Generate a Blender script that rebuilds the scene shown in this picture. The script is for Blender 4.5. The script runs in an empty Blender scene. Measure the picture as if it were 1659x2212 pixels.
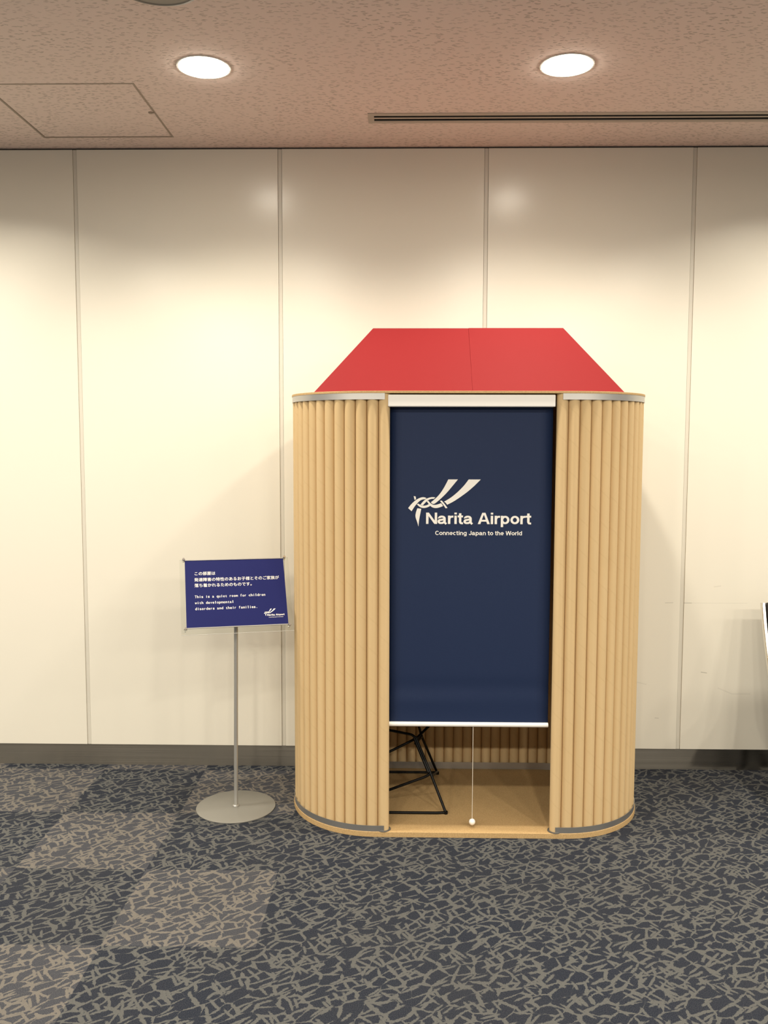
import bpy, bmesh, math, random
from mathutils import Vector, Matrix
random.seed(7)
C = bpy.context.scene.collection
SC = bpy.context.scene
PI = math.pi

# ------------------------------------------------------------------ camera, world, exposure, big lights
cam_d = bpy.data.cameras.new('camera')
cam_d.sensor_fit = 'VERTICAL'; cam_d.sensor_height = 36.0
cam_d.lens = 1873.4 / 2212 * 36.0
cam_d.clip_start = 0.05
cam = bpy.data.objects.new('camera', cam_d); C.objects.link(cam)
Rv = Vector((0.99983129, 0.0182414, 0.00215312)); Uv = Vector((-0.00359999, 0.0796608, 0.99681553)); Fv = Vector((-0.01801179, 0.99665511, -0.07971303))
cam.matrix_world = Matrix(((Rv.x, Uv.x, -Fv.x, 0), (Rv.y, Uv.y, -Fv.y, -4.2194), (Rv.z, Uv.z, -Fv.z, 1.6165), (0, 0, 0, 1)))
SC.camera = cam
SC.view_settings.view_transform = 'Standard'; SC.view_settings.look = 'None'
SC.view_settings.gamma = 1.0; SC.view_settings.use_curve_mapping = False
SC.view_settings.exposure = 0.9
W = bpy.data.worlds.new('hall'); SC.world = W; W.use_nodes = True
W.node_tree.nodes['Background'].inputs['Color'].default_value = (1.0, 0.92, 0.82, 1)
W.node_tree.nodes['Background'].inputs['Strength'].default_value = 0.19
H = 3.0095                                   # ceiling height
LAMP = (1.0, 0.915, 0.765)                     # colour of every downlight
LENS_STRENGTH = 22.0                         # glowing lenses of the two downlights in view
BEAM_POWER = 41.0                            # and the beam each throws down
ROW_POWER = 11.0                             # the other downlights of the row by the wall
REAR_POWER = 13.6                            # the rows behind it
LX = (-0.735, 0.613); LY = -0.88; PITCH = 1.348
SC.cycles.max_bounces = 8; SC.cycles.diffuse_bounces = 5; SC.cycles.glossy_bounces = 4
SC.cycles.caustics_reflective = False; SC.cycles.caustics_refractive = False
SC.cycles.sample_clamp_indirect = 6.0
SC.cycles.use_denoising = True

def downlamp(x, y, power, spread):
    l = bpy.data.lights.new('grid_downlight', 'AREA'); l.shape = 'DISK'; l.size = 0.19
    l.energy = power; l.color = LAMP; l.spread = math.radians(spread)
    o = bpy.data.objects.new('grid_downlight', l); C.objects.link(o); o.location = (x, y, H - 0.004)
for k in (-3, -2, -1, 2, 3, 4):
    downlamp(LX[0] + PITCH * k, LY, ROW_POWER, 140)
for y, power in ((-3.38, REAR_POWER), (-5.88, REAR_POWER * 2.5)):
    for k in (-3, -2, -1, 0, 1, 2, 3, 4):
        downlamp(LX[0] + PITCH * k, y, power, 178)

# ------------------------------------------------------------------ helpers: materials
def mat(name, col=(0.8, 0.8, 0.8), rough=0.5, metal=0.0, spec=0.5, **kw):
    m = bpy.data.materials.new(name); m.use_nodes = True
    b = m.node_tree.nodes['Principled BSDF']
    b.inputs['Base Color'].default_value = (*col, 1); b.inputs['Roughness'].default_value = rough
    b.inputs['Metallic'].default_value = metal; b.inputs['Specular IOR Level'].default_value = spec
    for k, v in kw.items():
        b.inputs[k.replace('_', ' ')].default_value = v
    return m
class NT:
    def __init__(s, m): s.t = m.node_tree; s.b = s.t.nodes['Principled BSDF']
    def n(s, typ, **kw):
        nd = s.t.nodes.new(typ)
        for k, v in kw.items(): setattr(nd, k, v)
        return nd
    def l(s, a, b): s.t.links.new(a, b)
    def put(s, sock, v):
        if hasattr(v, 'node'): s.l(v, sock)
        else: sock.default_value = v
    def math(s, op, a, b=None, c=None):
        nd = s.n('ShaderNodeMath', operation=op)
        for i, v in enumerate((a, b, c)):
            if v is not None: s.put(nd.inputs[i], v)
        return nd.outputs[0]
    def vmath(s, op, a, b=None):
        nd = s.n('ShaderNodeVectorMath', operation=op); s.put(nd.inputs[0], a)
        if b is not None: s.put(nd.inputs[1], b)
        return nd.outputs[0]
    def obj(s): return s.n('ShaderNodeTexCoord').outputs['Object']
    def noise(s, vec, scale, detail=2, rough=0.5, col=False):
        nd = s.n('ShaderNodeTexNoise'); s.put(nd.inputs['Vector'], vec); nd.inputs['Scale'].default_value = scale
        nd.inputs['Detail'].default_value = detail; nd.inputs['Roughness'].default_value = rough
        return nd.outputs['Color' if col else 'Fac']
    def mix(s, fac, a, b):
        nd = s.n('ShaderNodeMix', data_type='RGBA'); s.put(nd.inputs['Factor'], fac)
        for i, v in (('A', a), ('B', b)):
            k = [q for q in nd.inputs if q.name == i and q.type == 'RGBA'][0]
            s.put(k, v if hasattr(v, 'node') else (*v, 1))
        return [q for q in nd.outputs if q.type == 'RGBA'][0]
    def rng(s, v, a, b, c=0.0, d=1.0):
        nd = s.n('ShaderNodeMapRange'); s.put(nd.inputs['Value'], v)
        for k, x in zip(('From Min', 'From Max', 'To Min', 'To Max'), (a, b, c, d)): nd.inputs[k].default_value = x
        return nd.outputs[0]
    def sep(s, v):
        nd = s.n('ShaderNodeSeparateXYZ'); s.put(nd.inputs[0], v); return nd.outputs
    def bump(s, h, strength, dist):
        nd = s.n('ShaderNodeBump'); nd.inputs['Strength'].default_value = strength; nd.inputs['Distance'].default_value = dist
        s.l(h, nd.inputs['Height']); s.l(nd.outputs[0], s.b.inputs['Normal'])
    def color(s, c): s.l(c, s.b.inputs['Base Color'])
    def strokes(s, vec, ang, ln, wd, r, soft=0.03, off=0.0):
        """mask of short ragged bars, all lying near one angle"""
        ro = s.n('ShaderNodeVectorRotate', rotation_type='Z_AXIS'); s.put(ro.inputs['Vector'], vec)
        ro.inputs['Angle'].default_value = -ang
        v = s.vmath('MULTIPLY', ro.outputs[0], (1 / ln, 1 / wd, 1)); v = s.vmath('ADD', v, (off, off * 1.7, 0))
        vo = s.n('ShaderNodeTexVoronoi', voronoi_dimensions='2D', distance='MINKOWSKI')
        vo.inputs['Exponent'].default_value = 3.0; vo.inputs['Scale'].default_value = 1.0
        s.l(v, vo.inputs['Vector'])
        return s.rng(vo.outputs['Distance'], r - soft, r + soft, 1.0, 0.0)

# carpet tiles
M = {}
m = M['carpet'] = mat('carpet_tile', rough=0.95, spec=0.1); t = NT(m)
p = t.obj(); sx = t.sep(p)
warp = t.vmath('SUBTRACT', t.noise(p, 9.0, 1, col=True), (0.5, 0.5, 0.5))
rag = t.vmath('SUBTRACT', t.noise(p, 170.0, 3, col=True), (0.5, 0.5, 0.5))
wv = t.vmath('ADD', p, t.vmath('MULTIPLY', warp, (0.035, 0.035, 0)))
wv = t.vmath('ADD', wv, t.vmath('MULTIPLY', rag, (0.0095, 0.0095, 0)))
def crackle(ang, ln, wd, w, off):
    ro = t.n('ShaderNodeVectorRotate', rotation_type='Z_AXIS'); t.put(ro.inputs['Vector'], wv); ro.inputs['Angle'].default_value = -ang
    v = t.vmath('ADD', t.vmath('MULTIPLY', ro.outputs[0], (1 / ln, 1 / wd, 1)), (off, off, 0))
    vo = t.n('ShaderNodeTexVoronoi', voronoi_dimensions='2D', feature='DISTANCE_TO_EDGE'); vo.inputs['Scale'].default_value = 1.0
    t.l(v, vo.inputs['Vector'])
    wn = t.rng(t.noise(v, 1.35, 1), 0.36, 0.60, 0.0, w)              # bars swell, taper and break off
    return t.rng(t.math('SUBTRACT', wn, vo.outputs['Distance']), -0.012, 0.012)
st = crackle(math.radians(34), 0.068, 0.040, 0.116, 4.2)
for a, ln, wd, r, off in ((30, 0.22, 0.033, 0.13, 3.1), (48, 0.18, 0.035, 0.125, 41.3), (-48, 0.21, 0.035, 0.135, 17.3), (-64, 0.17, 0.038, 0.125, 77.1)):
    st = t.math('MAXIMUM', st, t.strokes(wv, math.radians(a), ln, wd, r, 0.02, off))
ci = t.math('FLOOR', t.math('DIVIDE', t.math('SUBTRACT', sx[0], -1.457), 0.5))
cj = t.math('FLOOR', t.math('DIVIDE', t.math('SUBTRACT', -0.063, sx[1]), 0.5))
odd = t.math('ABSOLUTE', t.math('MODULO', t.math('ADD', ci, cj), 2.0))
left = t.math('LESS_THAN', sx[0], -0.457)
pale = t.math('MULTIPLY', odd, left)
fib = t.noise(p, 340.0, 2, 0.8); cloud = t.noise(p, 2.2, 3)
ground = t.mix(pale, (0.0100, 0.0135, 0.0255), (0.036, 0.041, 0.055))
groundb = t.mix(pale, (0.046, 0.052, 0.064), (0.094, 0.095, 0.103))
g = t.mix(t.rng(fib, 0.38, 0.68), ground, groundb)
bar = t.mix(pale, (0.128, 0.130, 0.126), (0.190, 0.175, 0.157))
barb = t.mix(pale, (0.084, 0.086, 0.085), (0.140, 0.130, 0.117))
br = t.mix(t.rng(fib, 0.35, 0.65), barb, bar)
c = t.mix(st, g, br)
c = t.mix(t.rng(cloud, 0.35, 0.75, 0.0, 0.18), c, (0.055, 0.052, 0.05))
t.color(c); t.bump(fib, 0.5, 0.003)

# ceiling board with small fissures
m = M['ceiling'] = mat('rock_wool_board', (0.83, 0.695, 0.635), 0.95, spec=0.1); t = NT(m)
p = t.obj()
rag = t.vmath('SUBTRACT', t.noise(p, 60.0, 2, col=True), (0.5, 0.5, 0.5))
wv = t.vmath('ADD', p, t.vmath('MULTIPLY', rag, (0.012, 0.012, 0)))
fs = t.strokes(wv, 0.08, 0.080, 0.024, 0.115, 0.04, 1.3)
for a, ln, wd, r, off in ((-0.25, 0.060, 0.024, 0.115, 7.7), (0.45, 0.055, 0.022, 0.11, 13.1)):
    fs = t.math('MAXIMUM', fs, t.strokes(wv, a, ln, wd, r, 0.04, off))
fs = t.math('MULTIPLY', fs, t.rng(t.noise(p, 3.0, 2), 0.3, 0.7, 0.2, 0.62))
t.color(t.mix(fs, (0.83, 0.695, 0.635), (0.33, 0.265, 0.22))); t.bump(t.math('SUBTRACT', 1.0, fs), 0.4, 0.003)

# coated wall panels, satin, with a few scuffs
m = M['wall'] = mat('coated_wall_panel', (0.80, 0.768, 0.672), 0.24, spec=0.45); t = NT(m)
p = t.obj(); sx = t.sep(p)
def scuff(x0, z0, x1, z1, th):
    ang = math.atan2(z1 - z0, x1 - x0); ln = math.hypot(x1 - x0, z1 - z0)
    dx = t.math('SUBTRACT', sx[0], x0); dz = t.math('SUBTRACT', sx[2], z0)
    a = t.math('ADD', t.math('MULTIPLY', dx, math.cos(ang)), t.math('MULTIPLY', dz, math.sin(ang)))
    b = t.math('SUBTRACT', t.math('MULTIPLY', dz, math.cos(ang)), t.math('MULTIPLY', dx, math.sin(ang)))
    i = t.math('MULTIPLY', t.math('GREATER_THAN', a, 0.0), t.math('LESS_THAN', a, ln))
    return t.math('MULTIPLY', i, t.rng(t.math('ABSOLUTE', b), 0.0, th, 1.0, 0.0))
sm = None
for args, s in (((1.38, 0.838, 1.43, 0.838, 0.003), 0.45), ((1.43, 0.838, 1.70, 0.838, 0.003), 0.12), ((1.30, 0.838, 1.34, 0.839, 0.003), 0.3),
                ((1.485, 0.494, 1.515, 0.490, 0.003), 0.5), ((1.57, 0.415, 1.64, 0.386, 0.004), 0.14), ((1.64, 0.386, 1.73, 0.386, 0.004), 0.14),
                ((1.16, 0.445, 1.22, 0.430, 0.004), 0.14), ((1.265, 0.262, 1.285, 0.260, 0.003), 0.3), ((1.535, 0.918, 1.57, 0.923, 0.003), 0.2)):
    k = t.math('MULTIPLY', scuff(*args), s)
    sm = k if sm is None else t.math('MAXIMUM', sm, k)
t.color(t.mix(sm, (0.80, 0.768, 0.672), (0.05, 0.05, 0.045)))
t.bump(t.noise(p, 14.0, 2), 0.05, 0.004)
M['joint'] = mat('joint_strip', (0.66, 0.63, 0.55), 0.4)
M['dark_gap'] = mat('dark_gap', (0.05, 0.045, 0.04), 0.9)

m = M['steel'] = mat('brushed_stainless_steel', (0.27, 0.25, 0.215), 0.40, 1.0, Anisotropic=0.97); t = NT(m)
tg = t.n('ShaderNodeTangent', direction_type='UV_MAP'); t.l(tg.outputs[0], t.b.inputs['Tangent'])
t.l(t.rng(t.noise(t.vmath('MULTIPLY', t.obj(), (1.0, 1, 260)), 1.0, 2), 0.3, 0.7, 0.27, 0.32), t.b.inputs['Roughness'])

# kraft paper tube with its spiral wrap seam
m = M['kraft'] = mat('kraft_paper_tube', (0.56, 0.39, 0.19), 0.75, spec=0.25); t = NT(m)
uv = t.sep(t.n('ShaderNodeTexCoord').outputs['UV'])
hel = t.math('FRACT', t.math('ADD', uv[0], t.math('MULTIPLY', uv[1], 8.0)))
seam = t.math('MULTIPLY', t.rng(t.math('ABSOLUTE', t.math('SUBTRACT', hel, 0.5)), 0.0, 0.05, 1.0, 0.0), 0.16)
cl = t.noise(t.vmath('MULTIPLY', t.obj(), (30, 30, 5)), 1.0, 3)
oi = t.n('ShaderNodeObjectInfo').outputs['Random']
kb = t.mix(cl, (0.71, 0.525, 0.295), (0.64, 0.465, 0.245))
kb = t.mix(t.math('MULTIPLY', oi, 0.25), kb, (0.60, 0.43, 0.22))
t.color(t.mix(seam, kb, (0.52, 0.365, 0.18)))
m = M['board'] = mat('tan_fibre_board', (0.55, 0.37, 0.17), 0.7, spec=0.3); t = NT(m)
sp = t.noise(t.obj(), 240.0, 2, 0.7)
t.color(t.mix(t.rng(sp, 0.35, 0.65), (0.48, 0.315, 0.14), (0.60, 0.41, 0.20)))
m = M['aluminium'] = mat('satin_aluminium', (0.58, 0.57, 0.55), 0.38, 0.9)
m = M['felt'] = mat('red_sheet', (0.222, 0.0125, 0.0145), 0.7, spec=0.2); t = NT(m)
t.bump(t.noise(t.obj(), 500.0, 2), 0.25, 0.0006)
m = M['navy'] = mat('navy_blind_cloth', (0.010, 0.023, 0.072), 0.6, spec=0.3); t = NT(m)
ob = t.obj()
wvx = t.noise(t.vmath('MULTIPLY', ob, (900, 1, 60)), 1.0, 1); wvz = t.noise(t.vmath('MULTIPLY', ob, (60, 1, 900)), 1.0, 1)
t.bump(t.math('ADD', wvx, wvz), 0.3, 0.0005)
M['white_metal'] = mat('white_enamel', (0.94, 0.925, 0.89), 0.3)
M['print_white'] = mat('white_print', (0.92, 0.895, 0.84), 0.6)
M['cord'] = mat('white_cord', (0.72, 0.66, 0.55), 0.7)
M['black_wire'] = mat('black_coated_wire', (0.004, 0.004, 0.004), 0.4, spec=0.2)
M['black_pad'] = mat('black_vinyl', (0.012, 0.011, 0.010), 0.45)
M['chrome'] = mat('polished_silver', (0.80, 0.78, 0.74), 0.22, 1.0)
M['grey_metal'] = mat('silver_painted_plate', (0.30, 0.295, 0.27), 0.40, 0.5)
M['pole'] = mat('satin_silver_pole', (0.50, 0.49, 0.46), 0.33, 0.55)
M['sign_blue'] = mat('printed_blue_card', (0.014, 0.018, 0.112), 0.5, spec=0.12)
M['grey_plastic'] = mat('dark_grey_plastic', (0.10, 0.095, 0.085), 0.6)
M['vent_metal'] = mat('beige_vent_metal', (0.50, 0.43, 0.36), 0.5)
M['hatch_metal'] = mat('brown_hatch_frame', (0.36, 0.29, 0.23), 0.5)
M['speaker'] = mat('grey_mesh_grille', (0.30, 0.28, 0.24), 0.6)
M['reflector'] = mat('white_reflector', (0.88, 0.86, 0.80), 0.35)
m = M['lens'] = mat('glowing_lens', (1, 1, 1), 0.5)
m.node_tree.nodes['Principled BSDF'].inputs['Emission Color'].default_value = (*LAMP, 1)
m.node_tree.nodes['Principled BSDF'].inputs['Emission Strength'].default_value = LENS_STRENGTH
m = M['clear'] = bpy.data.materials.new('clear_acrylic'); m.use_nodes = True; nt = m.node_tree; nt.nodes.clear()
out = nt.nodes.new('ShaderNodeOutputMaterial'); mx = nt.nodes.new('ShaderNodeMixShader'); fr = nt.nodes.new('ShaderNodeFresnel')
tr = nt.nodes.new('ShaderNodeBsdfTransparent'); gl = nt.nodes.new('ShaderNodeBsdfGlossy'); gl.inputs['Roughness'].default_value = 0.05
tr.inputs['Color'].default_value = (0.97, 0.98, 0.97, 1); fr.inputs['IOR'].default_value = 1.35
nt.links.new(fr.outputs[0], mx.inputs[0]); nt.links.new(tr.outputs[0], mx.inputs[1]); nt.links.new(gl.outputs[0], mx.inputs[2]); nt.links.new(mx.outputs[0], out.inputs[0])
M['clear_edge'] = mat('acrylic_edge', (0.78, 0.78, 0.74), 0.2)

# ------------------------------------------------------------------ helpers: objects and shapes
def tag(o, label, cat, group=None):
    o['label'] = label; o['category'] = cat
    if group: o['group'] = group
    return o
def empty(name, loc, label, cat, group=None):
    o = bpy.data.objects.new(name, None); o.empty_display_size = 0.1; C.objects.link(o); o.location = loc
    return tag(o, label, cat, group)
def obj(name, bm, material, parent=None, smooth=None, bevel=0.0, seg=2):
    """bm holds WORLD coordinates; the part is put under its parent without moving"""
    bmesh.ops.remove_doubles(bm, verts=bm.verts, dist=1e-6)
    me = bpy.data.meshes.new(name); bm.to_mesh(me); bm.free()
    for mt in (material if isinstance(material, (list, tuple)) else [material]): me.materials.append(mt)
    o = bpy.data.objects.new(name, me); C.objects.link(o)
    if smooth:
        for pl in me.polygons: pl.use_smooth = True
        me.set_sharp_from_angle(angle=math.radians(smooth))
    if bevel:
        b = o.modifiers.new('bevel', 'BEVEL'); b.width = bevel; b.segments = seg; b.limit_method = 'ANGLE'; b.angle_limit = math.radians(40)
    if parent:
        o.parent = parent; o.location = Vector((0, 0, 0))
        off = Vector((0, 0, 0)); q = parent
        while q: off += q.location; q = q.parent
        me.transform(Matrix.Translation(-off))
    return o
def struct(name, bm, material, label=None, **kw):
    o = obj(name, bm, material, **kw); o['kind'] = 'structure'
    if label: o['label'] = label
    return o
def BM(): return bmesh.new()
def box(bm, x0, x1, y0, y1, z0, z1):
    v = [bm.verts.new((x, y, z)) for z in (z0, z1) for y in (y0, y1) for x in (x0, x1)]
    for f in ((0, 2, 3, 1), (4, 5, 7, 6), (0, 1, 5, 4), (2, 6, 7, 3), (0, 4, 6, 2), (1, 3, 7, 5)):
        bm.faces.new([v[i] for i in f])
    return bm
def cyl(bm, a, b, r0, r1=None, n=24, caps=True):
    a, b = Vector(a), Vector(b); r1 = r0 if r1 is None else r1
    d = (b - a).normalized(); u = d.orthogonal().normalized(); w = d.cross(u)
    A = [bm.verts.new(a + (u * math.cos(2 * PI * i / n) + w * math.sin(2 * PI * i / n)) * r0) for i in range(n)]
    B = [bm.verts.new(b + (u * math.cos(2 * PI * i / n) + w * math.sin(2 * PI * i / n)) * r1) for i in range(n)]
    for i in range(n): bm.faces.new((A[i], A[(i + 1) % n], B[(i + 1) % n], B[i]))
    if caps: bm.faces.new(A[::-1]); bm.faces.new(B)
    return bm
def lathe(bm, prof, cx, cy, n=48):
    """prof = [(r, z)...] about a vertical axis"""
    rings = []
    for r, z in prof:
        if r < 1e-6: rings.append([bm.verts.new((cx, cy, z))])
        else: rings.append([bm.verts.new((cx + r * math.cos(2 * PI * i / n), cy + r * math.sin(2 * PI * i / n), z)) for i in range(n)])
    for a, b in zip(rings, rings[1:]):
        for i in range(n):
            j = (i + 1) % n
            if len(a) == 1: bm.faces.new((a[0], b[j], b[i]))
            elif len(b) == 1: bm.faces.new((a[i], a[j], b[0]))
            else: bm.faces.new((a[i], a[j], b[j], b[i]))
    return bm
def round_path(pts, r, k=6):
    """polyline with its inner corners rounded"""
    P = [Vector(q) for q in pts]; out_ = [P[0]]
    for a, b, c in zip(P, P[1:], P[2:]):
        d0 = (a - b); d1 = (c - b); q = min(r, d0.length * 0.45, d1.length * 0.45)
        s, e = b + d0.normalized() * q, b + d1.normalized() * q
        for i in range(k + 1):
            w = i / k; out_.append(s * (1 - w) ** 2 + b * 2 * w * (1 - w) + e * w * w)
    out_.append(P[-1]); return out_
def sweep(bm, pts, r, n=10, rnd=0.02):
    P = round_path(pts, rnd) if len(pts) > 2 and rnd else [Vector(q) for q in pts]
    T = [(P[min(i + 1, len(P) - 1)] - P[max(i - 1, 0)]).normalized() for i in range(len(P))]
    u = T[0].orthogonal().normalized(); rings = []
    for q, d in zip(P, T):
        u = (u - d * u.dot(d)).normalized(); w = d.cross(u)
        rings.append([bm.verts.new(q + (u * math.cos(2 * PI * i / n) + w * math.sin(2 * PI * i / n)) * r) for i in range(n)])
    for a, b in zip(rings, rings[1:]):
        for i in range(n): bm.faces.new((a[i], a[(i + 1) % n], b[(i + 1) % n], b[i]))
    bm.faces.new(rings[0][::-1]); bm.faces.new(rings[-1]); return bm
def prism(bm, poly, z0, z1):
    A = [bm.verts.new((x, y, z0)) for x, y in poly]; B = [bm.verts.new((x, y, z1)) for x, y in poly]
    n = len(poly)
    for i in range(n): bm.faces.new((A[i], A[(i + 1) % n], B[(i + 1) % n], B[i]))
    bm.faces.new(A[::-1]); bm.faces.new(B); return bm
def ball(bm, c, r, n=20):
    bmesh.ops.create_uvsphere(bm, u_segments=n, v_segments=n // 2, radius=r, matrix=Matrix.Translation(c)); return bm

# ------------------------------------------------------------------ the room
XL, XR, YB = -4.5, 5.0, -9.0
bm = BM(); box(bm, XL, XR, YB, 0.02, -0.05, 0.0); struct('floor', bm, M['carpet'], 'grey blue carpet tiles with pale strokes')
S0, SP = -1.553, 0.9788
bm = BM(); box(bm, XL, XR, 0.012, 0.06, 0.0, H + 0.05)
struct('wall_back', bm, M['dark_gap'], 'dark backing behind the wall panels')
k = -3; n_ = 1
for k in range(-3, 7):
    x0 = S0 + k * SP; x1 = x0 + SP
    bm = BM(); box(bm, x0 + 0.0095, x1 - 0.0095, 0.0, 0.0118, 0.1045, H - 0.008)
    o = struct('wall_back', bm, M['wall'], 'cream coated wall panel', bevel=0.0015)
    bm = BM(); box(bm, x0 - 0.0084, x0 + 0.0084, 0.0035, 0.0118, 0.1045, H - 0.008)
    struct('trim_%d' % n_, bm, M['joint'], 'pale joint strip between wall panels', bevel=0.0006); n_ += 1
bm = BM(); box(bm, XL, XR, 0.003, 0.0118, 0.0, 0.1042)
o = struct('baseboard_back', bm, M['steel'], 'brushed stainless steel baseboard')
uvl = o.data.uv_layers.new(name='UVMap')
for lp in o.data.loops:
    q = o.data.vertices[lp.vertex_index].co; uvl.data[lp.index].uv = (q.z, q.x)      # tangent runs across the brushing

# ceiling board with the holes of hatch, vent and downlights
HX0, HX1, HY0, HY1 = -1.640, -1.040, -0.740, -0.140
VX0, VX1, VY0, VY1 = -0.142, 2.60, -0.420, -0.308
PQ = 0.14; RH = 0.098
holes = [(HX0, HX1, HY0, HY1), (VX0, VX1, VY0, VY1)]
spots = [(x, LY) for x in LX]
xs = sorted({XL, XR, HX0, HX1, VX0, VX1, *[x + d for x, _ in spots for d in (-PQ, PQ)]})
ys = sorted({YB, 0.02, HY0, HY1, VY0, VY1, LY - PQ, LY + PQ})
bm = BM()
for x0, x1 in zip(xs, xs[1:]):
    for y0, y1 in zip(ys, ys[1:]):
        mx_, my_ = (x0 + x1) / 2, (y0 + y1) / 2
        if any(a < mx_ < b and c_ < my_ < d for a, b, c_, d in holes): continue
        sp_ = [s for s in spots if abs(mx_ - s[0]) < PQ and abs(my_ - s[1]) < PQ]
        if sp_: continue
        bm.faces.new([bm.verts.new(q) for q in ((x0, y0, H), (x0, y1, H), (x1, y1, H), (x1, y0, H))])
for cx, cy in spots:
    n = 64; O = []; I = []
    for i in range(n):
        a = 2 * PI * i / n; c_, s_ = math.cos(a), math.sin(a); k = PQ / max(abs(c_), abs(s_))
        O.append(bm.verts.new((cx + c_ * k, cy + s_ * k, H))); I.append(bm.verts.new((cx + c_ * RH, cy + s_ * RH, H)))
    for i in range(n): j = (i + 1) % n; bm.faces.new((O[i], O[j], I[j], I[i]))
struct('ceiling', bm, M['ceiling'], 'fissured mineral fibre ceiling board')
bm = BM(); box(bm, XL, XR, YB, 0.02, H + 0.25, H + 0.30); struct('ceiling', bm, M['dark_gap'], 'slab above the ceiling board')

# ------------------------------------------------------------------ the booth
BX, BY, BR, BS = 0.291, -0.395, 0.375, 0.3855      # centre, end radius, half straight length
def stadium(r, n=28):
    """closed loop, counter clockwise, from the front straight's left end"""
    P = [(BX - BS, BY - r), (BX + BS, BY - r)]
    P += [(BX + BS + r * math.sin(PI * i / n), BY - r * math.cos(PI * i / n)) for i in range(1, n)]
    P += [(BX + BS, BY + r), (BX - BS, BY + r)]
    P += [(BX - BS - r * math.sin(PI * i / n), BY + r * math.cos(PI * i / n)) for i in range(1, n)]
    return P
def run(r, x_end):
    """open path from the right side of the doorway round the back to the left side"""
    L1 = BX + BS - x_end; arc = PI * r; st_ = 2 * BS
    tot = 2 * L1 + 2 * arc + st_
    def at(s):
        if s < L1: return (x_end + s, BY - r), (0, -1)
        s -= L1
        if s < arc: a = s / r; return (BX + BS + r * math.sin(a), BY - r * math.cos(a)), (math.sin(a), -math.cos(a))
        s -= arc
        if s < st_: return (BX + BS - s, BY + r), (0, 1)
        s -= st_
        if s < arc: a = s / r; return (BX - BS - r * math.sin(a), BY + r * math.cos(a)), (-math.sin(a), math.cos(a))
        s -= arc
        return (BX - BS + s, BY - r), (0, -1)
    return tot, at
booth = empty('quiet_booth', (BX, BY, 0), 'rounded booth of upright tan cardboard tubes under a red roof', 'booth')
bm = BM(); prism(bm, stadium(BR + 0.003), 0.0, 0.022); obj('base_plate', bm, M['board'], booth, smooth=30, bevel=0.001)
bm = BM(); prism(bm, stadium(BR + 0.002), 1.8115, 1.8205); obj('top_plate', bm, M['board'], booth, smooth=30, bevel=0.0008)
TR = 0.0228
XE = BX + 0.3535
tot, at = run(BR - 0.002 - TR, XE)
NT_ = 67
def tube_mesh():
    me = bpy.data.meshes.new('cardboard_tube'); b = bmesh.new(); n = 28; z0, z1 = 0.0225, 1.811; uvl = b.loops.layers.uv.new('UVMap')
    ring = lambda r, z: [b.verts.new((r * math.cos(2 * PI * i / n), r * math.sin(2 * PI * i / n), z)) for i in range(n)]
    A, B, A2, B2 = ring(TR, z0), ring(TR, z1), ring(TR - 0.003, z0), ring(TR - 0.003, z1)
    for i in range(n):
        j = (i + 1) % n
        for vs, flip in (((A[i], A[j], B[j], B[i]), 0), ((A2[j], A2[i], B2[i], B2[j]), 1), ((B[i], B[j], B2[j], B2[i]), 0), ((A[j], A[i], A2[i], A2[j]), 1)):
            f = b.faces.new(vs); f.smooth = True
            for lp in f.loops:
                q = lp.vert; u = i / n if q in (A[i], B[i], A2[i], B2[i]) else (i + 1) / n
                lp[uvl].uv = (u, q.co.z)
    b.to_mesh(me); b.free(); me.materials.append(M['kraft']); me.set_sharp_from_angle(angle=math.radians(50)); return me
tm = tube_mesh()
end_pts = []
for i in range(NT_):
    (x, y), nn = at(tot * i / (NT_ - 1))
    o = bpy.data.objects.new('cardboard_tube', tm); C.objects.link(o); o.parent = booth
    o.location = (x - BX, y - BY, 0); o.rotation_euler = (0, 0, random.uniform(0, 6.28))
    if i in (0, NT_ - 1): end_pts.append((x, y))
def band(name, r0, r1, z0, z1, xe):
    t0, a0 = run((r0 + r1) / 2, xe); n = 150; b = BM(); rings = []
    for i in range(n + 1):
        (x, y), (nx, ny) = a0(t0 * i / n * 0.999999); h = abs(r1 - r0) / 2
        rings.append([b.verts.new((x + nx * s, y + ny * s, z)) for s, z in ((-h, z0), (h, z0), (h, z1), (-h, z1))])
    for p0, p1 in zip(rings, rings[1:]):
        for k in range(4): b.faces.new((p0[k], p1[k], p1[(k + 1) % 4], p0[(k + 1) % 4]))
    b.faces.new(rings[0][::-1]); b.faces.new(rings[-1])
    bmesh.ops.recalc_face_normals(b, faces=b.faces)
    o = obj(name, b, M['aluminium'], booth, smooth=30); return o
XB = BX + 0.351
for nm, z0, z1 in (('lower', 0.0222, 0.047), ('upper', 1.787, 1.8113)):
    band('aluminium_band', BR - 0.0015, BR + 0.0005, z0, z1, XB)
    band('inner_band', BR - 0.0495 - 0.0015, BR - 0.0495, z0, z1 + (0.008 if nm == 'lower' else 0), XE + 0.004)
for x, y in end_pts:
    bm = BM(); lathe(bm, [(TR + 0.0005, 0.0222), (TR + 0.008, 0.0222), (TR + 0.0075, 0.025), (TR + 0.0005, 0.0255)], x, y, 36)
    obj('floor_ring', bm, M['grey_plastic'], booth, smooth=40)
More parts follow.
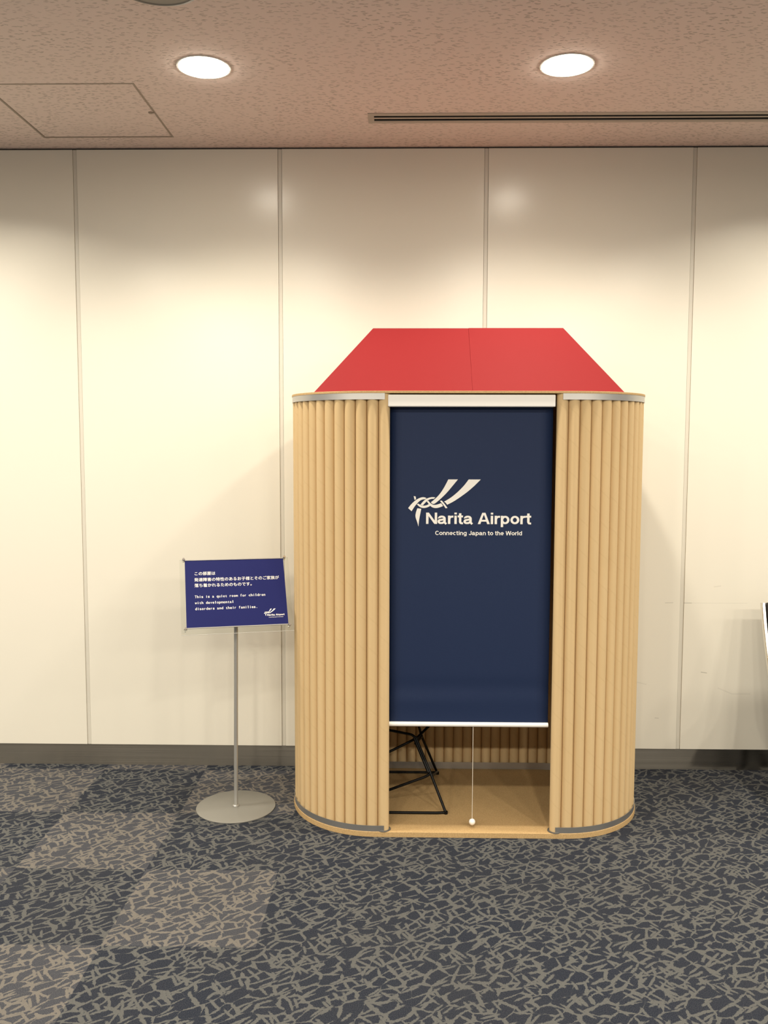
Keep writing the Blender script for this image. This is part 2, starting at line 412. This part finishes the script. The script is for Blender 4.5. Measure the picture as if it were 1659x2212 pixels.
# roof: a hipped sheet roof, the front slope in two halves
RZ0, RZ1 = 1.8207, 2.113
fy, ry, by_ = -0.655, -0.395, -0.135
RXL, RXR, TXL, TXR, SMX = -0.352, 0.913, -0.118, 0.706, 0.296
roof = bpy.data.objects.new('roof', None); C.objects.link(roof); roof.parent = booth; roof.location = (0, 0, RZ0)
def panel(name, pts, th=0.006):
    b = BM(); P = [Vector(q) for q in pts]; nrm = (P[1] - P[0]).cross(P[2] - P[0]).normalized()
    A = [b.verts.new(q) for q in P]; B = [b.verts.new(q - nrm * th) for q in P]
    b.faces.new(A); b.faces.new(B[::-1]); n = len(P)
    for i in range(n): b.faces.new((A[i], B[i], B[(i + 1) % n], A[(i + 1) % n]))
    bmesh.ops.recalc_face_normals(b, faces=b.faces)
    return obj(name, b, M['felt'], roof, bevel=0.001)
panel('front_panel', [(RXL, fy, RZ0), (SMX, fy, RZ0), (SMX, ry, RZ1), (TXL, ry, RZ1)])
panel('front_panel', [(SMX, fy - 0.0006, RZ0), (RXR, fy - 0.0006, RZ0), (TXR, ry - 0.0006, RZ1 + 0.001), (SMX, ry - 0.0006, RZ1 + 0.001)])
panel('back_panel', [(RXR, by_, RZ0), (RXL, by_, RZ0), (TXL, ry + 0.004, RZ1), (TXR, ry + 0.004, RZ1)])
panel('end_panel', [(RXL, by_, RZ0), (RXL, fy, RZ0), (TXL, ry, RZ1)])
panel('end_panel', [(RXR, fy, RZ0), (RXR, by_, RZ0), (TXR, ry, RZ1)])

# ------------------------------------------------------------------ lettering
def text_mesh(bm, body, x0, y0, width, cap, bold=0.0, M4=None, th=0.0003):
    """flat letters set from x0 on baseline y0, fitted to width and cap height, then carried by M4"""
    cu = bpy.data.curves.new('letters', 'FONT'); cu.body = body; cu.size = 1.0; cu.offset = bold; cu.resolution_u = 6
    o = bpy.data.objects.new('letters', cu); C.objects.link(o)
    dg = bpy.context.evaluated_depsgraph_get(); me = bpy.data.meshes.new_from_object(o.evaluated_get(dg))
    bpy.data.objects.remove(o)
    vx = [v.co.x for v in me.vertices]; xa, xb = min(vx), max(vx)
    kx = width / (xb - xa) if width else cap; ky = cap
    b = bmesh.new(); b.from_mesh(me); bpy.data.meshes.remove(me)
    for v in b.verts: v.co = Vector(((v.co.x - (xa if width else 0)) * kx + x0, v.co.y * ky + y0, 0))
    b.transform(M4); tmp = bpy.data.meshes.new('t'); b.to_mesh(tmp); b.free(); bm.from_mesh(tmp); bpy.data.meshes.remove(tmp)
CAPR = 1.0 / 0.727                               # size for a cap height of one
def arc(cx, cy, rx, ry, a0, a1, n=20):
    return [(cx + rx * math.cos(math.radians(a0 + (a1 - a0) * i / n)), cy + ry * math.sin(math.radians(a0 + (a1 - a0) * i / n))) for i in range(n + 1)]
def glyphs(w):
    """bold grotesque letters: cap height 1, x height 0.74; (advance, [centre lines], [filled shapes])"""
    h = w / 2; X = 0.74; E = X - h * 0.9; e = h * 0.9; my = X / 2; ry = my - e
    arch = lambda x0, x1: [(x0, 0.40)] + arc((x0 + x1) / 2, E - 0.20, (x1 - x0) / 2, 0.20, 180, 0) + [(x1, 0)]
    bowl = lambda cx, rx: arc(cx, my, rx, ry, 0, 360, 36)
    return {
        ' ': (0.36, [], []),
        'N': (0.96, [], [[(0.03, 0), (0.03, 1), (0.03 + w * 1.08, 1), (0.03 + w, 0.0)], [(0.93 - w, 0), (0.93 - w, 1), (0.93, 1), (0.93, 0)], [(0.03, 1), (0.03 + w * 1.15, 1), (0.93, 0), (0.93 - w * 1.15, 0)]]),
        'A': (0.98, [], [[(0.0, 0), (0.36, 1), (0.49, 1), (0.49, 0.86), (w * 1.1, 0)], [(0.98, 0), (0.62, 1), (0.49, 1), (0.49, 0.86), (0.98 - w * 1.1, 0)], [(0.22, 0.22), (0.22, 0.38), (0.76, 0.38), (0.76, 0.22)], [(0.36, 1), (0.62, 1), (0.56, 0.78), (0.42, 0.78)]]),
        'a': (0.80, [[(0.05 + h, 0.50)] + arc(0.35, E - 0.17, 0.30 - h * 0.8, 0.17, 165, 0) + [(0.64 - h * 0.6, 0.12), (0.72, 0.0)], [(0.60, 0.44), (0.44, 0.39), (0.26, 0.36)] + arc(0.26, 0.22, 0.16, 0.14, 100, 270, 12) + [(0.40, 0.09), (0.52, 0.15), (0.58, 0.28)]], []),
        'r': (0.50, [[(0.05 + h, 0), (0.05 + h, X)], [(0.05 + h, 0.36), (0.07 + h, 0.50), (0.16 + h, 0.62), (0.28 + h, 0.655), (0.49, 0.65)]], []),
        'i': (0.34, [[(0.17, 0), (0.17, X)], [(0.17, 0.85), (0.17, 1.01)]], []),
        't': (0.47, [[(0.20, 0.95), (0.20, 0.18), (0.24, 0.09), (0.33, 0.065), (0.43, 0.07)], [(0.0, X - 0.07), (0.43, X - 0.07)]], []),
        'p': (0.80, [[(0.05 + h, -0.26), (0.05 + h, X)], bowl(0.40, 0.35 - h)], []),
        'o': (0.78, [bowl(0.39, 0.36 - h)], []),
        'C': (0.93, [arc(0.50, 0.5, 0.44 - h, 0.51 - e, 38, 322, 32)], []),
        'n': (0.76, [[(0.05 + h, 0), (0.05 + h, X)], arch(0.05 + h, 0.70 - h)], []),
        'e': (0.76, [[(0.10, 0.35), (0.68 - h, 0.35)] + arc(0.38, my, 0.34 - h, ry, 2, 318, 30)], []),
        'c': (0.74, [arc(0.38, my, 0.35 - h, ry, 48, 312, 26)], []),
        'g': (0.80, [bowl(0.39, 0.35 - h), [(0.74 - h, X), (0.74 - h, -0.05)] + arc(0.40, -0.05, 0.34 - h, 0.15, 0, -155, 14)], []),
        'J': (0.74, [[(0.66 - h, 1.0), (0.66 - h, 0.28)] + arc(0.36, 0.28, 0.30 - h, 0.28 - e, 0, -180, 18)], []),
        'h': (0.76, [[(0.05 + h, 0), (0.05 + h, 1.0)], arch(0.05 + h, 0.70 - h)], []),
        'W': (1.28, [[(0.02 + h, 1), (0.33, 0.0)], [(0.33, 0.0), (0.64, 1)], [(0.64, 1), (0.95, 0.0)], [(0.95, 0.0), (1.26 - h, 1)]], []),
        'l': (0.34, [[(0.17, 0), (0.17, 1.0)]], []),
        'd': (0.80, [bowl(0.39, 0.35 - h), [(0.74 - h, 0), (0.74 - h, 1.0)]], []),
    }
def heavy_text(bm, body, x0, y0, width, cap, w, M4):
    dz = 3e-5 / M4.to_scale().x; lay = [0]
    G = glyphs(w); adv = sum(G[c_][0] for c_ in body); kx = width / adv; x = 0.0
    def face(P):
        vs = [bm.verts.new(M4 @ Vector((x0 + px * kx, y0 + py * cap, lay[0] * dz))) for px, py in P]
        bm.faces.new(vs)
    for ch in body:
        a_, lines, fills = G[ch]
        lay[0] = 0
        for P in fills:
            lay[0] += 1; face([(x + px, py) for px, py in P])
        for L in lines:
            P = [Vector((x + px, py)) for px, py in L]; n = len(P); closed = (P[0] - P[-1]).length < 1e-6
            E_ = []; lay[0] += 1
            for i in range(n):
                p0 = P[i - 1] if i else (P[-2] if closed else P[0]); p1 = P[i + 1] if i < n - 1 else (P[1] if closed else P[-1])
                d = (p1 - p0).normalized(); nn = Vector((-d.y, d.x)); s_ = w / 2 * (0.86 + 0.14 * abs(nn.x))
                E_.append((P[i] + nn * s_, P[i] - nn * s_))
            for (a0, b0), (a1, b1) in zip(E_, E_[1:]): face([b0, b1, a1, a0])
        x += a_
EMB = [
    [(558,132),(665,132),(612,198),(542,283),(472,352),(425,392),(405,406),(388,408),(372,400),(366,388),(410,352),(455,308),(508,232)],
    [(785,132),(920,132),(850,204),(770,274),(682,338),(612,384),(547,416),(528,390),(512,382),(590,336),(668,270),(740,195)],
    [(110,455),(150,404),(200,360),(250,335),(288,330),(316,342),(302,354),(268,358),(238,374),(206,408),(180,440),(150,490)],
    [(172,320),(194,324),(199,354),(182,364)],
    [(208,412),(226,404),(248,422),(284,429),(318,422),(342,410),(358,430),(324,448),(280,456),(240,444)],
    [(246,418),(288,366),(328,341),(378,329),(415,334),(398,350),(368,350),(334,364),(302,394),(276,424)],
    [(318,378),(335,370),(360,400),(394,420),(436,415),(480,398),(502,430),(466,446),(420,456),(376,446),(344,414)],
    [(465,372),(487,369),(522,410),(551,452),(530,456),(500,412)],
    [(214,456),(258,462),(244,532),(232,602),(227,662),(212,608),(190,552),(198,500)],
]
def soften(P):
    """rounds the curved runs of an outline and keeps its sharp corners"""
    for _ in range(3):
        Q = []; n = len(P)
        for i in range(n):
            a, b, c_ = Vector(P[i - 1]), Vector(P[i]), Vector(P[(i + 1) % n])
            if (b - a).angle(c_ - b) > math.radians(42): Q.append(P[i])
            else: Q += [tuple(b * 0.75 + a * 0.25), tuple(b * 0.75 + c_ * 0.25)]
        P = Q
    return P
def emblem_mesh(bm, M4):
    dz = 3e-5 / M4.to_scale().x
    for k_, poly in enumerate(EMB):
        vs = [bm.verts.new(M4 @ Vector((x, -y, k_ * dz))) for x, y in soften(poly)]
        f = bm.faces.new(vs); f.normal_update()
    bmesh.ops.triangulate(bm, faces=[f for f in bm.faces if len(f.verts) > 4])
def logo(parent, M4):
    """M4 carries the mark's own units (x right, y up, in hundredths of its drawing) to the world"""
    b = BM(); emblem_mesh(b, M4); obj('emblem', b, M['print_white'], parent)
    b = BM()
    heavy_text(b, 'Narita Airport', 308, -632, 1186, 127, 0.195, M4)
    heavy_text(b, 'Connecting Japan to the World', 413, -757, 978, 47, 0.185, M4)
    obj('lettering', b, M['print_white'], parent)

# ------------------------------------------------------------------ roller blind in the doorway
blind = empty('roller_blind', (0.283, -0.72, 1.76), 'navy roller blind with white lettering drawn down in the booth doorway', 'blind')
bm = BM(); box(bm, -0.0475, 0.6135, -0.768, -0.700, 1.7585, 1.8065); obj('cassette', bm, M['white_metal'], blind, bevel=0.004)
bm = BM(); NZ = 120; NX = 12; X0, X1 = -0.0445, 0.6125
def sheet_y(u, z):
    y = -0.7205
    y += 0.0022 * math.exp(-((z - 0.615) / 0.035) ** 2) - 0.0016 * math.exp(-((z - 0.555) / 0.03) ** 2) * (0.6 + 0.4 * math.sin(5 * u + 1))
    return y
G = [[bm.verts.new((X0 + (X1 - X0) * i / NX, sheet_y(i / NX, 0.462 + 1.30 * j / NZ), 0.462 + 1.30 * j / NZ)) for i in range(NX + 1)] for j in range(NZ + 1)]
for j in range(NZ):
    for i in range(NX): bm.faces.new((G[j][i], G[j][i + 1], G[j + 1][i + 1], G[j + 1][i]))
sheet = obj('blind_sheet', bm, M['navy'], blind, smooth=60)
so = sheet.modifiers.new('thickness', 'SOLIDIFY'); so.thickness = 0.0008; so.offset = -1
LK = 0.0003604
logo(sheet, Matrix.Translation((-0.0055, -0.7225, 1.517)) @ Matrix.Rotation(PI / 2, 4, 'X') @ Matrix.Scale(LK, 4))
bm = BM(); cyl(bm, (-0.0455, -0.7205, 0.460), (0.6135, -0.7205, 0.460), 0.0098, n=20); obj('bottom_rail', bm, M['white_metal'], blind, smooth=40, bevel=0.001)
bm = BM(); cyl(bm, (0.306, -0.7205, 0.452), (0.306, -0.7205, 0.055), 0.0014, n=8); cord = obj('pull_cord', bm, M['cord'], blind)
bm = BM(); ball(bm, (0.306, -0.7205, 0.0455), 0.0135); obj('cord_knob', bm, M['white_metal'], cord, smooth=60)

# ------------------------------------------------------------------ wire chair inside the booth
chair = empty('wire_chair', (-0.10, -0.37, 0.022), 'black wire framed chair half hidden behind the left tubes inside the booth', 'chair')
WR = 0.0060; CX = -0.10
def wire(name, *paths, r=WR, rnd=0.02):
    b = BM()
    for q in paths: sweep(b, q, r, 10, rnd)
    return obj(name, b, M['black_wire'], chair, smooth=50)
def mir(q): return [(2 * CX - x, y, z) for x, y, z in q]
zf = 0.0285
fl = [(0.203, -0.592, zf), (0.141, -0.50, 0.165), (0.078, -0.43, 0.297)]
wire('front_leg', fl, [(x - 0.010, y, z + 0.004) for x, y, z in fl[1:]]); wire('front_leg', mir(fl), [(x + 0.010, y, z + 0.004) for x, y, z in mir(fl)[1:]])
rl = [(0.186, -0.142, zf), (0.108, -0.24, 0.240), (0.083, -0.27, 0.335), (0.05, -0.29, 0.44)]
wire('rear_leg', rl); wire('rear_leg', mir(rl))
wire('floor_rail', [(0.203, -0.592, zf), (0.17, -0.598, zf), (2 * CX - 0.17, -0.598, zf), (2 * CX - 0.203, -0.592, zf)])
wire('floor_rail', [(0.186, -0.142, zf), (0.15, -0.137, zf), (2 * CX - 0.15, -0.137, zf), (2 * CX - 0.186, -0.142, zf)])
wire('side_rod', [(0.141, -0.50, 0.160), (0.152, -0.40, 0.115), (0.186, -0.142, zf + 0.006)])
wire('side_rod', mir([(0.141, -0.50, 0.160), (0.152, -0.40, 0.115), (0.186, -0.142, zf + 0.006)]))
wire('top_rod', [(0.155, -0.36, 0.350), (0.078, -0.43, 0.297), (0.060, -0.432, 0.315), (-0.06, -0.43, 0.338), (2 * CX + 0.06, -0.43, 0.338), (2 * CX - 0.06, -0.432, 0.315), (2 * CX - 0.078, -0.43, 0.297)])
wire('brace', [(0.108, -0.24, 0.240), (0.082, -0.25, 0.235), (-0.30, -0.34, 0.07)], [(2 * CX - 0.108, -0.24, 0.240), (2 * CX - 0.082, -0.25, 0.235), (2 * CX + 0.30, -0.34, 0.07)][:2])
wire('brace', [(0.141, -0.50, 0.165), (0.120, -0.50, 0.150), (-0.25, -0.50, -0.02 + zf)])
wire('link', [(0.074, -0.43, 0.275), (0.108, -0.24, 0.240)]); wire('link', mir([(0.074, -0.43, 0.275), (0.108, -0.24, 0.240)]))
for q in ((0.203, -0.592, zf), (0.186, -0.142, zf)):
    b = BM(); cyl(b, (q[0], q[1], 0.0222), (q[0], q[1], 0.034), 0.009, n=16); obj('foot_cap', b, M['black_wire'], chair, smooth=40)
    b = BM(); x = 2 * CX - q[0]; cyl(b, (x, q[1], 0.0222), (x, q[1], 0.034), 0.009, n=16); obj('foot_cap', b, M['black_wire'], chair, smooth=40)
# seat and back above, hidden by the blind
b = BM(); nx_, ny_ = 10, 14; GR = []
prof = [(-0.66 + 0.0, 0.475), (-0.64, 0.49), (-0.56, 0.475), (-0.46, 0.455), (-0.36, 0.445), (-0.28, 0.455), (-0.235, 0.49), (-0.21, 0.56), (-0.19, 0.65), (-0.175, 0.74), (-0.165, 0.80)]
for (y, z) in prof:
    GR.append([b.verts.new((CX + (i / nx_ - 0.5) * (0.46 - 0.08 * max(0, z - 0.5)), y, z + 0.05 * (2 * i / nx_ - 1) ** 2)) for i in range(nx_ + 1)])
for r0, r1 in zip(GR, GR[1:]):
    for i in range(nx_): b.faces.new((r0[i], r0[i + 1], r1[i + 1], r1[i]))
o = obj('seat_shell', b, M['black_pad'], chair, smooth=60); so = o.modifiers.new('thickness', 'SOLIDIFY'); so.thickness = 0.008; so.offset = -1

# ------------------------------------------------------------------ sign on its stand
stand = empty('sign_stand', (-0.723, -0.491, 0), 'blue sign with white lettering on a silver pole and round plate', 'sign')
bm = BM(); lathe(bm, [(0, 0.0), (0.172, 0.0), (0.174, 0.001), (0.174, 0.004), (0.172, 0.005), (0, 0.005)], -0.723, -0.491, 96); obj('base_plate', bm, M['grey_metal'], stand, smooth=30)
bm = BM(); lathe(bm, [(0.0, 0.0052), (0.0145, 0.0052), (0.0145, 0.009), (0.0105, 0.012), (0.0, 0.012)], -0.723, -0.491, 28); obj('pole_socket', bm, M['pole'], stand, smooth=30)
bm = BM(); cyl(bm, (-0.723, -0.491, 0.009), (-0.713, -0.489, 0.945), 0.0088, n=24); obj('pole', bm, M['pole'], stand, smooth=40)
SW, SH, SA, STT = 0.4297, 0.3074, 0.28569, 0.54686
r_ = Vector((math.cos(SA), math.sin(SA), 0)); n0 = Vector((math.sin(SA), -math.cos(SA), 0))
u_ = Vector((0, 0, 1)) * math.cos(STT) - n0 * math.sin(STT)
ro = -0.00945
r2, u2 = r_ * math.cos(ro) + u_ * math.sin(ro), u_ * math.cos(ro) - r_ * math.sin(ro); n2 = r2.cross(u2)
SCN = Vector((-0.70655, -0.51, 0.96848))
SM = Matrix(((r2.x, u2.x, n2.x, SCN.x), (r2.y, u2.y, n2.y, SCN.y), (r2.z, u2.z, n2.z, SCN.z), (0, 0, 0, 1)))
def local(bm): bm.transform(SM); return bm
bm = BM(); box(bm, -SW / 2, SW / 2, -SH / 2, SH / 2, -0.002, 0.0); panel_o = obj('sign_panel', local(bm), M['sign_blue'], stand)
# clear holder: front sheet, rear sheet, four bolts
bm = BM(); box(bm, -SW / 2 - 0.022, SW / 2 + 0.022, -SH / 2 - 0.030, SH / 2 + 0.006, -0.0065, -0.0035); obj('clear_sheet', local(bm), M['clear'], stand)
bm = BM(); box(bm, -SW / 2 - 0.022, SW / 2 + 0.022, -SH / 2 - 0.0308, -SH / 2 - 0.0300, -0.0065, -0.0035); obj('sheet_edge', local(bm), M['clear_edge'], stand)
for sgn in (1, -1):
    bm = BM(); y = sgn * (SH / 2 + 0.0022); box(bm, -SW / 2 - 0.002, SW / 2 + 0.002, y - 0.0018, y + 0.0018, -0.003, 0.002); obj('edge_rail', local(bm), M['pole'], stand)
for sx_ in (1, -1):
    for sy_ in (1, -1):
        bm = BM(); x, y = sx_ * (SW / 2 + 0.0045), sy_ * (SH / 2 + 0.0055)
        cyl(bm, (x, y, -0.014), (x, y, 0.006), 0.0048, n=16); cyl(bm, (x, y, 0.006), (x, y, 0.010), 0.0066, 0.0052, 20); cyl(bm, (x, y, -0.016), (x, y, -0.009), 0.0066, n=20)
        obj('corner_bolt', local(bm), M['chrome'], stand, smooth=40)
bm = BM(); box(bm, -0.03, 0.03, -0.11, 0.03, -0.0105, -0.0068); obj('back_bracket', local(bm), M['pole'], stand, bevel=0.001)
T0 = SM @ Matrix.Translation((-SW / 2, SH / 2, 0.0004))
bm = BM(); CW = 0.0427 * SW
for body, v in (('この部屋は', 0.200), ('発達障害の特性のあるお子様とそのご家族が', 0.294), ('落ち着かれるためのものです。', 0.380)):
    for i, ch in enumerate(body):
        for q in (-1, 1):
            text_mesh(bm, ch, 0.088 * SW + i * CW + q * 0.013 * CW, -v * SH - 0.36 * CW + q * 0.010 * CW, None, CW * 0.99, 0.0, T0 @ Matrix.Translation((0, 0, 2e-5 * q)))
obj('lettering', bm, M['print_white'], panel_o); bm = BM()
for body, v in (('This is a quiet room for children', 0.550), ('with developmental', 0.640), ('disorders and their families.', 0.728)):
    for i, ch in enumerate(body):
        if ch == ' ': continue
        narrow = ch in 'il.trfj'; wide = ch in 'mw'
        w = CW * 0.5 * (0.30 if ch in 'il.' else 0.62 if narrow else 0.92 if wide else 0.78)
        text_mesh(bm, ch, 0.086 * SW + (i + 0.5) * CW * 0.5 - w / 2, -v * SH - 0.30 * CW, w, CW * 0.92, 0.012, T0)
obj('lettering', bm, M['print_white'], panel_o)
k = (0.206 * SW) / 1380
logo(panel_o, SM @ Matrix.Translation((-SW / 2 + 0.762 * SW - 110 * k, SH / 2 - 0.767 * SH + 132 * k, 0.0005)) @ Matrix.Scale(k, 4))

# ------------------------------------------------------------------ waiting seat at the right edge
seat = empty('waiting_seat', (1.97, -0.42, 0), 'black padded waiting seat with silver side frame cut off at the right edge', 'seat')
XA, XZ = 1.690, 2.24
path = [(-0.180, 0.875), (-0.200, 0.80), (-0.235, 0.70), (-0.285, 0.58), (-0.335, 0.465), (-0.38, 0.425), (-0.50, 0.415), (-0.70, 0.425), (-0.74, 0.40)]
def ribbon(bm, x0, x1, off0, off1):
    P = round_path([(0, y, z) for y, z in path], 0.05, 5); rings = []
    for i, q in enumerate(P):
        d = (P[min(i + 1, len(P) - 1)] - P[max(i - 1, 0)]).normalized(); nn = Vector((0, -d.z, d.y)) * -1
        rings.append([bm.verts.new(Vector((x, 0, 0)) + q + nn * o_) for x, o_ in ((x0, off0), (x1, off0), (x1, off1), (x0, off1))])
    for a, b_ in zip(rings, rings[1:]):
        for i in range(4): bm.faces.new((a[i], a[(i + 1) % 4], b_[(i + 1) % 4], b_[i]))
    bm.faces.new(rings[0][::-1]); bm.faces.new(rings[-1]); bmesh.ops.recalc_face_normals(bm, faces=bm.faces); return bm
for x in (XA, XZ - 0.02):
    obj('side_frame', ribbon(BM(), x, x + 0.018, -0.012, 0.014), M['chrome'], seat, smooth=40, bevel=0.004)
obj('cushion', ribbon(BM(), XA + 0.019, XZ - 0.021, -0.020, 0.026), M['black_pad'], seat, smooth=40, bevel=0.01)
b = BM(); box(b, 1.78, 2.16, -0.42, -0.36, 0.33, 0.385); obj('beam', b, M['black_wire'], seat, bevel=0.006)
for xs_, sg in ((1.82, 1), (2.12, -1)):
    b = BM()
    for q in ([(xs_, -0.39, 0.34), (xs_, -0.24, 0.16), (xs_ - 0.045 * sg, -0.17, 0.0)], [(xs_, -0.24, 0.16), (xs_ + 0.04 * sg, -0.15, 0.07), (xs_ + 0.045 * sg, -0.09, 0.0)], [(xs_, -0.39, 0.34), (xs_, -0.52, 0.2), (xs_, -0.66, 0.0)]):
        sweep(b, q, 0.017, 12, 0.03)
    obj('leg', b, M['black_wire'], seat, smooth=40)

# ------------------------------------------------------------------ ceiling fittings
for i, (x, y) in enumerate(spots):
    d = empty('downlight', (x, y, H), ('lit round recessed downlight above the blue sign stand', 'lit round recessed downlight above the red roofed booth')[i], 'ceiling light', 'recessed downlights over the wall')
    b = BM(); lathe(b, [(RH - 0.004, H + 0.012), (RH - 0.004, H - 0.003), (RH + 0.0015, H - 0.003), (RH + 0.003, H - 0.0005)], x, y, 64); obj('trim_ring', b, M['reflector'], d, smooth=40)
    b = BM(); lathe(b, [(RH - 0.004, H + 0.012), (RH - 0.010, H + 0.05), (RH - 0.016, H + 0.06)], x, y, 64); obj('reflector', b, M['reflector'], d, smooth=40)
    b = BM(); lathe(b, [(RH - 0.0042, H + 0.004), (RH - 0.014, H - 0.006), (RH - 0.035, H - 0.014), (RH - 0.06, H - 0.018), (0, H - 0.020)], x, y, 64); obj('lens', b, M['lens'], d, smooth=60)
    l = bpy.data.lights.new('beam', 'SPOT'); l.energy = BEAM_POWER; l.color = LAMP; l.spot_size = math.radians(140); l.spot_blend = 0.75; l.shadow_soft_size = 0.05
    o = bpy.data.objects.new('beam', l); C.objects.link(o); o.parent = d; o.location = (0, 0, -0.075)
hatch = empty('ceiling_hatch', ((HX0 + HX1) / 2, (HY0 + HY1) / 2, H), 'square access hatch in the ceiling with a thin frame', 'hatch')
b = BM(); box(b, HX0 + 0.010, HX1 - 0.010, HY0 + 0.010, HY1 - 0.010, H + 0.0005, H + 0.012); obj('hatch_panel', b, M['ceiling'], hatch, bevel=0.001)
b = BM()
for a in ((HX0, HX0 + 0.0085, HY0, HY1), (HX1 - 0.0085, HX1, HY0, HY1), (HX0 + 0.0085, HX1 - 0.0085, HY0, HY0 + 0.0085), (HX0 + 0.0085, HX1 - 0.0085, HY1 - 0.0085, HY1)):
    box(b, *a, H - 0.001, H + 0.02)
obj('hatch_frame', b, M['hatch_metal'], hatch)
b = BM(); cyl(b, (-1.062, -0.438, H + 0.001), (-1.062, -0.438, H - 0.004), 0.010, 0.008, 20); box(b, -1.062, -1.042, -0.443, -0.433, H - 0.003, H + 0.001); obj('latch', b, M['hatch_metal'], hatch)
vent = empty('ceiling_vent', (1.2, -0.364, H), 'long slotted air vent set in the ceiling above the booth', 'vent')
fw = 0.026
b = BM()
for a in ((VX0, VX1, VY0, VY0 + fw), (VX0, VX1, VY1 - fw, VY1), (VX0, VX0 + fw, VY0 + fw, VY1 - fw), (VX1 - fw, VX1, VY0 + fw, VY1 - fw)):
    box(b, *a, H - 0.003, H + 0.001)
obj('frame', b, M['vent_metal'], vent)
ym = (VY0 + VY1) / 2
b = BM(); box(b, VX0 + fw, VX1 - fw, ym - 0.0075, ym + 0.0075, H - 0.002, H + 0.001); obj('slat', b, M['vent_metal'], vent)
b = BM(); box(b, VX0 + 0.002, VX1 - 0.002, VY0 + 0.002, VY1 - 0.002, H + 0.0015, H + 0.06)
bmesh.ops.delete(b, geom=[f for f in b.faces if abs(f.calc_center_median().z - (H + 0.0015)) < 1e-4], context='FACES')
obj('duct', b, M['black_pad'], vent)
spk = empty('ceiling_speaker', (-0.745, -1.488, H), 'round grey ceiling fitting cut off at the top edge', 'ceiling speaker')
b = BM(); lathe(b, [(0.142, H - 0.0005), (0.140, H - 0.008), (0.128, H - 0.012), (0.124, H - 0.009)], -0.745, -1.488, 64); obj('rim', b, M['speaker'], spk, smooth=40)
b = BM(); lathe(b, [(0.124, H - 0.009), (0.08, H - 0.0125), (0, H - 0.014)], -0.745, -1.488, 64); obj('grille', b, M['speaker'], spk, smooth=40)
